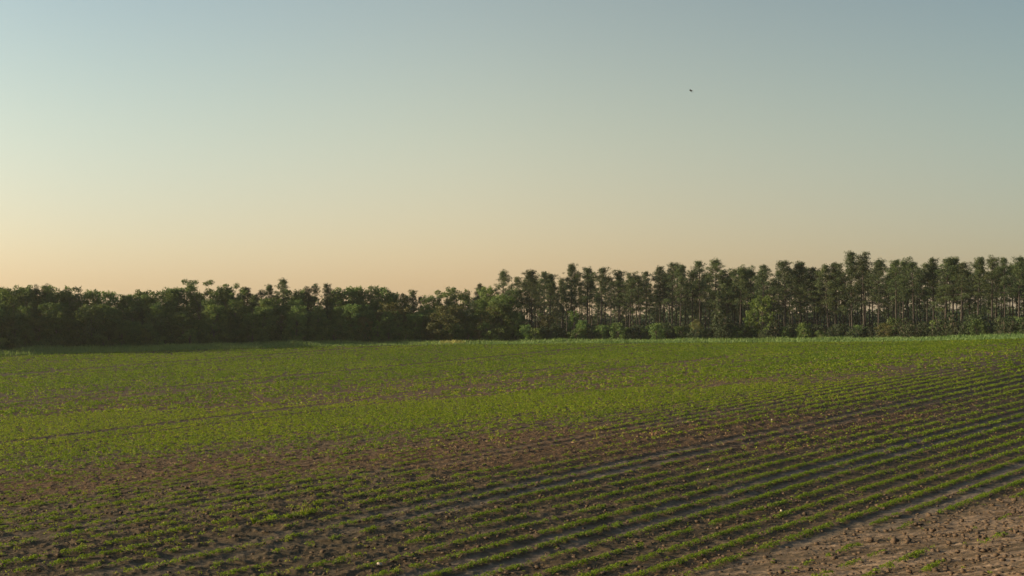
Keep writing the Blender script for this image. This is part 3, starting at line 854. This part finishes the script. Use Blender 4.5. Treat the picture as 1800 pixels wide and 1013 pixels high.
# far woods behind the stand, one mass
n = 130000
cx = rng.uniform(-180, 230, n); cy = 330 + rng.random(n) * 30
hmax = 2.6 + 9.5 * np.clip(fbm(cx / 9, cy / 40, 83, 4) - .12, 0, 1)
zz = ground(cx, cy) + hmax * rng.random(n) ** .8
nrm, tt_ = randrot(n, None)
ls = .55 + rng.random(n) * .5
V, Fc = leaf_quads(np.stack([cx, cy, zz], 1), ls, ls * .6, nrm, tt_)
o = link('far_woods', mesh_np('far_woods', V, Fc, {'tint': ('FLOAT', np.repeat(rng.random(n), 4))}), M_cedar)
tag(o, 'low distant scrub seen between the pine trunks', 'distant woods', kind='stuff')

# ------------------------------------------------------------------ birds
def bird(px, py, dist, span, rot, lab):
    X = (px - 900) / F * dist; Z = CAMZ + (HOR - py) / F * dist
    bm = bmesh.new()
    bmesh.ops.create_uvsphere(bm, u_segments=12, v_segments=8, radius=1)
    for v in bm.verts:
        x, y, z = v.co; t = (x + 1) / 2
        w = .16 * (1 - .6 * t)
        v.co = Vector((x * .5, y * w, z * w * .9))
    bm.faces.ensure_lookup_table()
    # tail
    tl = [bm.verts.new(c) for c in ((.35, -.04, .02), (.35, .04, .02), (.75, .14, .02), (.75, -.14, .02), (.35, -.04, .0), (.35, .04, .0), (.75, .14, .005), (.75, -.14, .005))]
    for f in ((0, 1, 2, 3), (7, 6, 5, 4), (0, 3, 7, 4), (1, 5, 6, 2), (2, 6, 7, 3), (0, 4, 5, 1)): bm.faces.new([tl[i] for i in f])
    me = bpy.data.meshes.new('bird'); bm.to_mesh(me); bm.free(); me.materials.append(M_bird)
    root = link('bird', me, None, loc=(X, dist, Z), rot=rot, scale=(span, span, span))
    for s in (-1, 1):
        b2 = bmesh.new()
        o_ = [(-.22, .08, .05), (.12, .08, .05), (.16, .45, .28), (.34, .98, .16), (.10, .75, .30), (-.14, .42, .32)]
        tp = [b2.verts.new((x, y * s, z + .012)) for x, y, z in o_]; bt = [b2.verts.new((x, y * s, z - .012)) for x, y, z in o_]
        b2.faces.new(tp); b2.faces.new(bt[::-1])
        for i in range(6): b2.faces.new((tp[i], bt[i], bt[(i + 1) % 6], tp[(i + 1) % 6]))
        m2 = bpy.data.meshes.new('wing'); bmesh.ops.recalc_face_normals(b2, faces=b2.faces); b2.to_mesh(m2); b2.free(); m2.materials.append(M_bird)
        link('wing', m2, None, root)
    tag(root, lab, 'bird', 'birds in flight')
bird(1214, 160, 75, .21, (.5, .55, .6), 'dark bird flying with raised wings high on the right of the sky')
bird(783, 141, 180, .11, (.3, .2, 1.2), 'faint speck of a bird near the top middle of the sky')
bird(300, 330, 260, .2, (.2, -.2, .4), 'tiny dark speck of a bird low in the left sky')

# ------------------------------------------------------------------ the air
bm = bmesh.new(); bmesh.ops.create_cube(bm, size=1)
for v in bm.verts: v.co = Vector((v.co.x * 5400, v.co.y * 5400, -3.2 + (v.co.z + .5) * 48))
me = bpy.data.meshes.new('haze'); bm.to_mesh(me); bm.free()
M_haze = bpy.data.materials.new('haze_air'); t, N, L = nt(M_haze)
out = N.new('ShaderNodeOutputMaterial'); pv = N.new('ShaderNodeVolumePrincipled')
pv.inputs['Color'].default_value = (.84, .92, .92, 1); pv.inputs['Density'].default_value = HAZE; pv.inputs['Anisotropy'].default_value = .35
L.new(pv.outputs[0], out.inputs['Volume'])
o = link('haze', me, M_haze); tag(o, 'thin evening haze over the field', 'haze', kind='stuff')

# ------------------------------------------------------------------ light
EL, AZ = math.radians(11.0), math.radians(-97.0)     # azimuth from +Y towards +X
W = bpy.data.worlds.new('World'); S.world = W; W.use_nodes = True
N = W.node_tree.nodes; L = W.node_tree.links; N.clear()
sk = N.new('ShaderNodeTexSky'); sk.sky_type = 'NISHITA'; sk.sun_disc = False
sk.sun_elevation = EL; sk.sun_rotation = AZ
sk.air_density = 1.0; sk.dust_density = 1.0; sk.ozone_density = 1.0; sk.altitude = 0
# hazy air scatters more on the sunny side: gain by the angle to the sun
tc = N.new('ShaderNodeTexCoord')
dp = N.new('ShaderNodeVectorMath'); dp.operation = 'DOT_PRODUCT'
dp.inputs[1].default_value = (-1, 0, 0)
L.new(tc.outputs['Generated'], dp.inputs[0])
mr = N.new('ShaderNodeMapRange'); mr.inputs['From Min'].default_value = -1; L.new(dp.outputs['Value'], mr.inputs['Value'])
rp = N.new('ShaderNodeValToRGB'); rp.color_ramp.interpolation = 'CARDINAL'
TINT = (1.06, .865, .73)
for p, c in ((0, (.50, .62, .70)), (.33, (.62, .685, .74)), (.5, (1., 1., 1.)), (.67, (1.15, 1.22, 1.29)), (1., (1.5, 1.45, 1.4))):
    cc = [c[i] * TINT[i] / 2 for i in range(3)]
    if p in (0, 1): e = rp.color_ramp.elements[-int(p)]; e.position = p
    else: e = rp.color_ramp.elements.new(p)
    e.color = (*cc, 1)
L.new(mr.outputs[0], rp.inputs[0])
mu = N.new('ShaderNodeMixRGB'); mu.blend_type = 'MULTIPLY'; mu.inputs[0].default_value = 1
L.new(sk.outputs[0], mu.inputs[1]); L.new(rp.outputs[0], mu.inputs[2])
m2_ = N.new('ShaderNodeVectorMath'); m2_.operation = 'SCALE'; m2_.inputs['Scale'].default_value = 2.4
L.new(mu.outputs[0], m2_.inputs[0])
# dusty air close to the horizon is duller and greyer than the clear model
sx = N.new('ShaderNodeSeparateXYZ'); L.new(tc.outputs['Generated'], sx.inputs[0])
r3 = N.new('ShaderNodeValToRGB'); r3.color_ramp.interpolation = 'CARDINAL'
for p, c in ((0, (.775, .75, .93)), (.05, (.80, .77, .87)), (.13, (.89, .88, .85)), (.22, (.86, .89, .865)), (1., (.8, .83, .83))):
    if p in (0, 1): e = r3.color_ramp.elements[-int(p)]; e.position = p
    else: e = r3.color_ramp.elements.new(p)
    e.color = (*c, 1)
L.new(sx.outputs['Z'], r3.inputs[0])
m4_ = N.new('ShaderNodeMixRGB'); m4_.blend_type = 'MULTIPLY'; m4_.inputs[0].default_value = 1
L.new(m2_.outputs[0], m4_.inputs[1]); L.new(r3.outputs[0], m4_.inputs[2]); m2_ = m4_
bg = N.new('ShaderNodeBackground'); bg.inputs[1].default_value = .10
wo = N.new('ShaderNodeOutputWorld')
L.new(m2_.outputs[0], bg.inputs[0]); L.new(bg.outputs[0], wo.inputs[0])
sd = bpy.data.lights.new('sun', 'SUN'); sd.energy = 4.9; sd.angle = math.radians(.6); sd.color = (1.0, .77, .46)
so = bpy.data.objects.new('sun', sd); C.objects.link(so)
dv = Vector((math.sin(AZ) * math.cos(EL), math.cos(AZ) * math.cos(EL), math.sin(EL)))
so.rotation_euler = dv.to_track_quat('Z', 'Y').to_euler(); so.location = dv * 50

S.view_settings.view_transform = 'Standard'
S.view_settings.look = 'None'
S.view_settings.gamma = 1.0
S.view_settings.exposure = 0.98
S.cycles.max_bounces = 6; S.cycles.diffuse_bounces = 3; S.cycles.transmission_bounces = 4; S.cycles.glossy_bounces = 2
S.cycles.use_denoising = True
